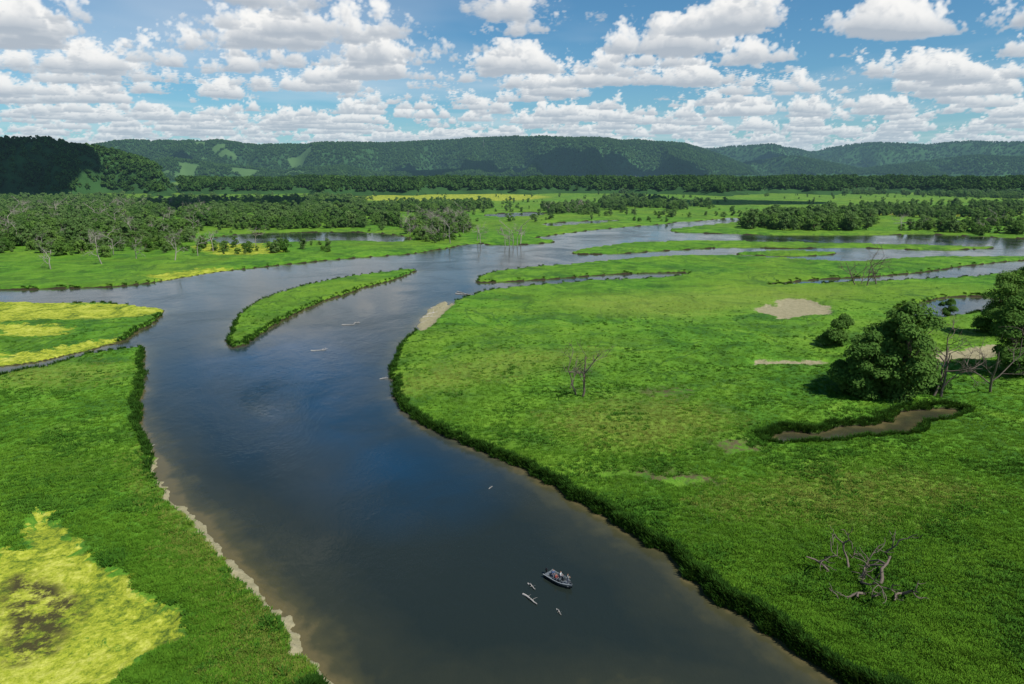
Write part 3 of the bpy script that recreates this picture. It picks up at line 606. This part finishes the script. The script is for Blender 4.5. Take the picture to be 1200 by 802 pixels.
for k in range(K):
    hf=(k+.5)/K; z=1+TH*hf; act=np.nonzero(Tr>.03)[0]
    r_=z/tanE[act]; x=(r_*sa[act]+2.0); y=(r_*ca[act]+7.0)
    d=dens(x,y,hf,z,True,r_); h=np.nonzero(d>0.003)[0]
    if len(h)==0: continue
    ai=act[h]; dd=d[h]; ds=TH/K/sinE[ai]
    hf2=min(1,hf+.09/TH*.8); d2=dens(x[h]+L.x*.10,y[h]+L.y*.10,hf2,1+TH*hf2,False)
    lit=np.exp(-1.7*d2); lum=.14+.40*hf**.6+.60*lit*(.25+.75*min(1,hf*2.8))
    al_=1-np.exp(-dd*20*np.minimum(ds,.12)); Lm[ai]+=Tr[ai]*al_*lum; Tr[ai]*=1-al_
print('clouds',time.time()-T0)
A_=1-Tr; lum=np.where(A_>1e-3,Lm/np.maximum(A_,1e-3),0); lum=np.clip(lum,0,1.05)
sh_=np.array([.30,.37,.46]); li=np.array([.96,.95,.93]); colr=sh_+(li-sh_)*lum[:,None]
ed=np.degrees(np.maximum(EL,0)); hz=np.exp(-ed/3.2)*.88; hcol=np.array([.38,.54,.65]); colr=colr*(1-hz[:,None])+hcol*hz[:,None]
veil=np.clip((fbm((1/np.tan(np.maximum(EL,.02))*sa)*.5+50,(1/np.tan(np.maximum(EL,.02))*ca)*.35+50,5)-.47)*3,0,1)*.34*np.clip((18-ed)/6,0,1)
clearh=np.exp(-ed/2.8)*.78; bg_=1-(1-clearh)*(1-veil); alpha=1-(1-A_)*(1-bg_)
bgc=hcol+(np.array([.80,.84,.88])-hcol)*(veil/(veil+clearh+1e-3))[:,None]
colr=(colr*A_[:,None]+bgc*(bg_*(1-A_))[:,None])/np.maximum(alpha,1e-3)[:,None]
alpha=alpha*np.clip((34-ed)/6,0,1)
R=15000; SV=np.stack([R*np.cos(EL)*sa,R*np.cos(EL)*ca,R*np.sin(EL)],-1)
i3=np.arange(len(AZ)).reshape(shp); SQ=np.stack([i3[:-1,:-1],i3[:-1,1:],i3[1:,1:],i3[1:,:-1]],-1).reshape(-1,4)
sm=mesh_np('sky',SV,SQ,{'ccol':('FLOAT_COLOR',np.concatenate([colr,np.ones((len(colr),1))],1).astype(f4)),'ca':('FLOAT',alpha.astype(f4))})
b=NB('cloud_sky'); tr=b.n('ShaderNodeBsdfTransparent'); em=b.n('ShaderNodeEmission'); at=b.n('ShaderNodeAttribute',attribute_name='ccol'); b.l(at.outputs['Color'],em.inputs[0])
mx=b.n('ShaderNodeMixShader'); b.l(b.attr('ca'),mx.inputs[0]); b.l(tr.outputs[0],mx.inputs[1]); b.l(em.outputs[0],mx.inputs[2]); b.l(mx.outputs[0],b.out.inputs[0])
try: b.m.cycles.emission_sampling='NONE'
except Exception as ex: print(ex)
obj('sky',sm,mats=[b.m])
cm=NB('cloud_white'); cm.bsdf((.9,.9,.9),1.,None,0)
def cloud(cx,cy,cz,w,d,h,seed):
    r=np.random.default_rng(seed); bm=bmesh.new()
    for i in range(14):
        a=r.random()*6.28; q=r.random()**.5; rad=h*(.45+.5*r.random())*(1.1-.5*q)
        x,y=math.cos(a)*q*w/2,math.sin(a)*q*d/2; res=bmesh.ops.create_icosphere(bm,subdivisions=4,radius=rad)
        for v in res['verts']:
            p=v.co+Vector((x,y,0)); f=1+.25*mathutils.noise.fractal(p/(h*.35),1,2,4)
            v.co=Vector((v.co.x*f*1.4,v.co.y*f*1.4,v.co.z*f)); v.co+=Vector((x,y,rad*.2)); v.co.z=max(v.co.z,-h*.08)
    for f in bm.faces: f.smooth=True
    me=bpy.data.meshes.new('cloud'); bm.to_mesh(me); bm.free(); o=obj('cloud',me,mats=[cm.m]); o.location=(cx,cy,cz)
cloud(100,3700,1080,900,330,150,1); cloud(800,3650,1090,700,380,160,9); cloud(1400,3650,1120,900,330,150,2); cloud(-850,1350,1000,700,500,140,3); cloud(-1450,3700,1200,400,250,130,4); cloud(3300,5000,1600,900,500,170,5); cloud(2300,4600,1500,600,400,150,8)
cloud(60,770,900,330,150,80,6); cloud(950,900,950,300,160,80,7)  # first cloud is out of view, added to shade the far forest band
world=bpy.data.worlds.new('World'); scene.world=world; world.use_nodes=True; nt=world.node_tree; bg=nt.nodes['Background']
sk=nt.nodes.new('ShaderNodeTexSky'); sk.sky_type='NISHITA'; sk.sun_disc=False; sk.sun_elevation=math.radians(54); sk.sun_rotation=math.atan2(.8,-.6); sk.air_density=1.0; sk.dust_density=.2; sk.ozone_density=3.0
mxn=nt.nodes.new('ShaderNodeMix'); mxn.data_type='RGBA'; mxn.blend_type='MULTIPLY'; mxn.inputs[0].default_value=1; nt.links.new(sk.outputs[0],mxn.inputs[6]); mxn.inputs[7].default_value=(.48,.82,.96,1)
nt.links.new(mxn.outputs[2],bg.inputs[0]); bg.inputs[1].default_value=.10
sl=bpy.data.lights.new('sun','SUN'); sl.energy=5.0; sl.angle=math.radians(.5); sl.color=(1,.96,.89); so=bpy.data.objects.new('sun',sl); scene.collection.objects.link(so); so.rotation_euler=L.to_track_quat('Z','Y').to_euler()
cam=bpy.data.cameras.new('camera'); co=bpy.data.objects.new('camera',cam); scene.collection.objects.link(co); cam.sensor_width=36; cam.lens=24; cam.clip_end=60000; cam.clip_start=1
co.location=(0,0,CAMH); co.rotation_euler=(math.pi/2-PIT,0,0); scene.camera=co
scene.view_settings.view_transform='Standard'; scene.view_settings.look='None'; scene.view_settings.exposure=0
print('done',time.time()-T0)
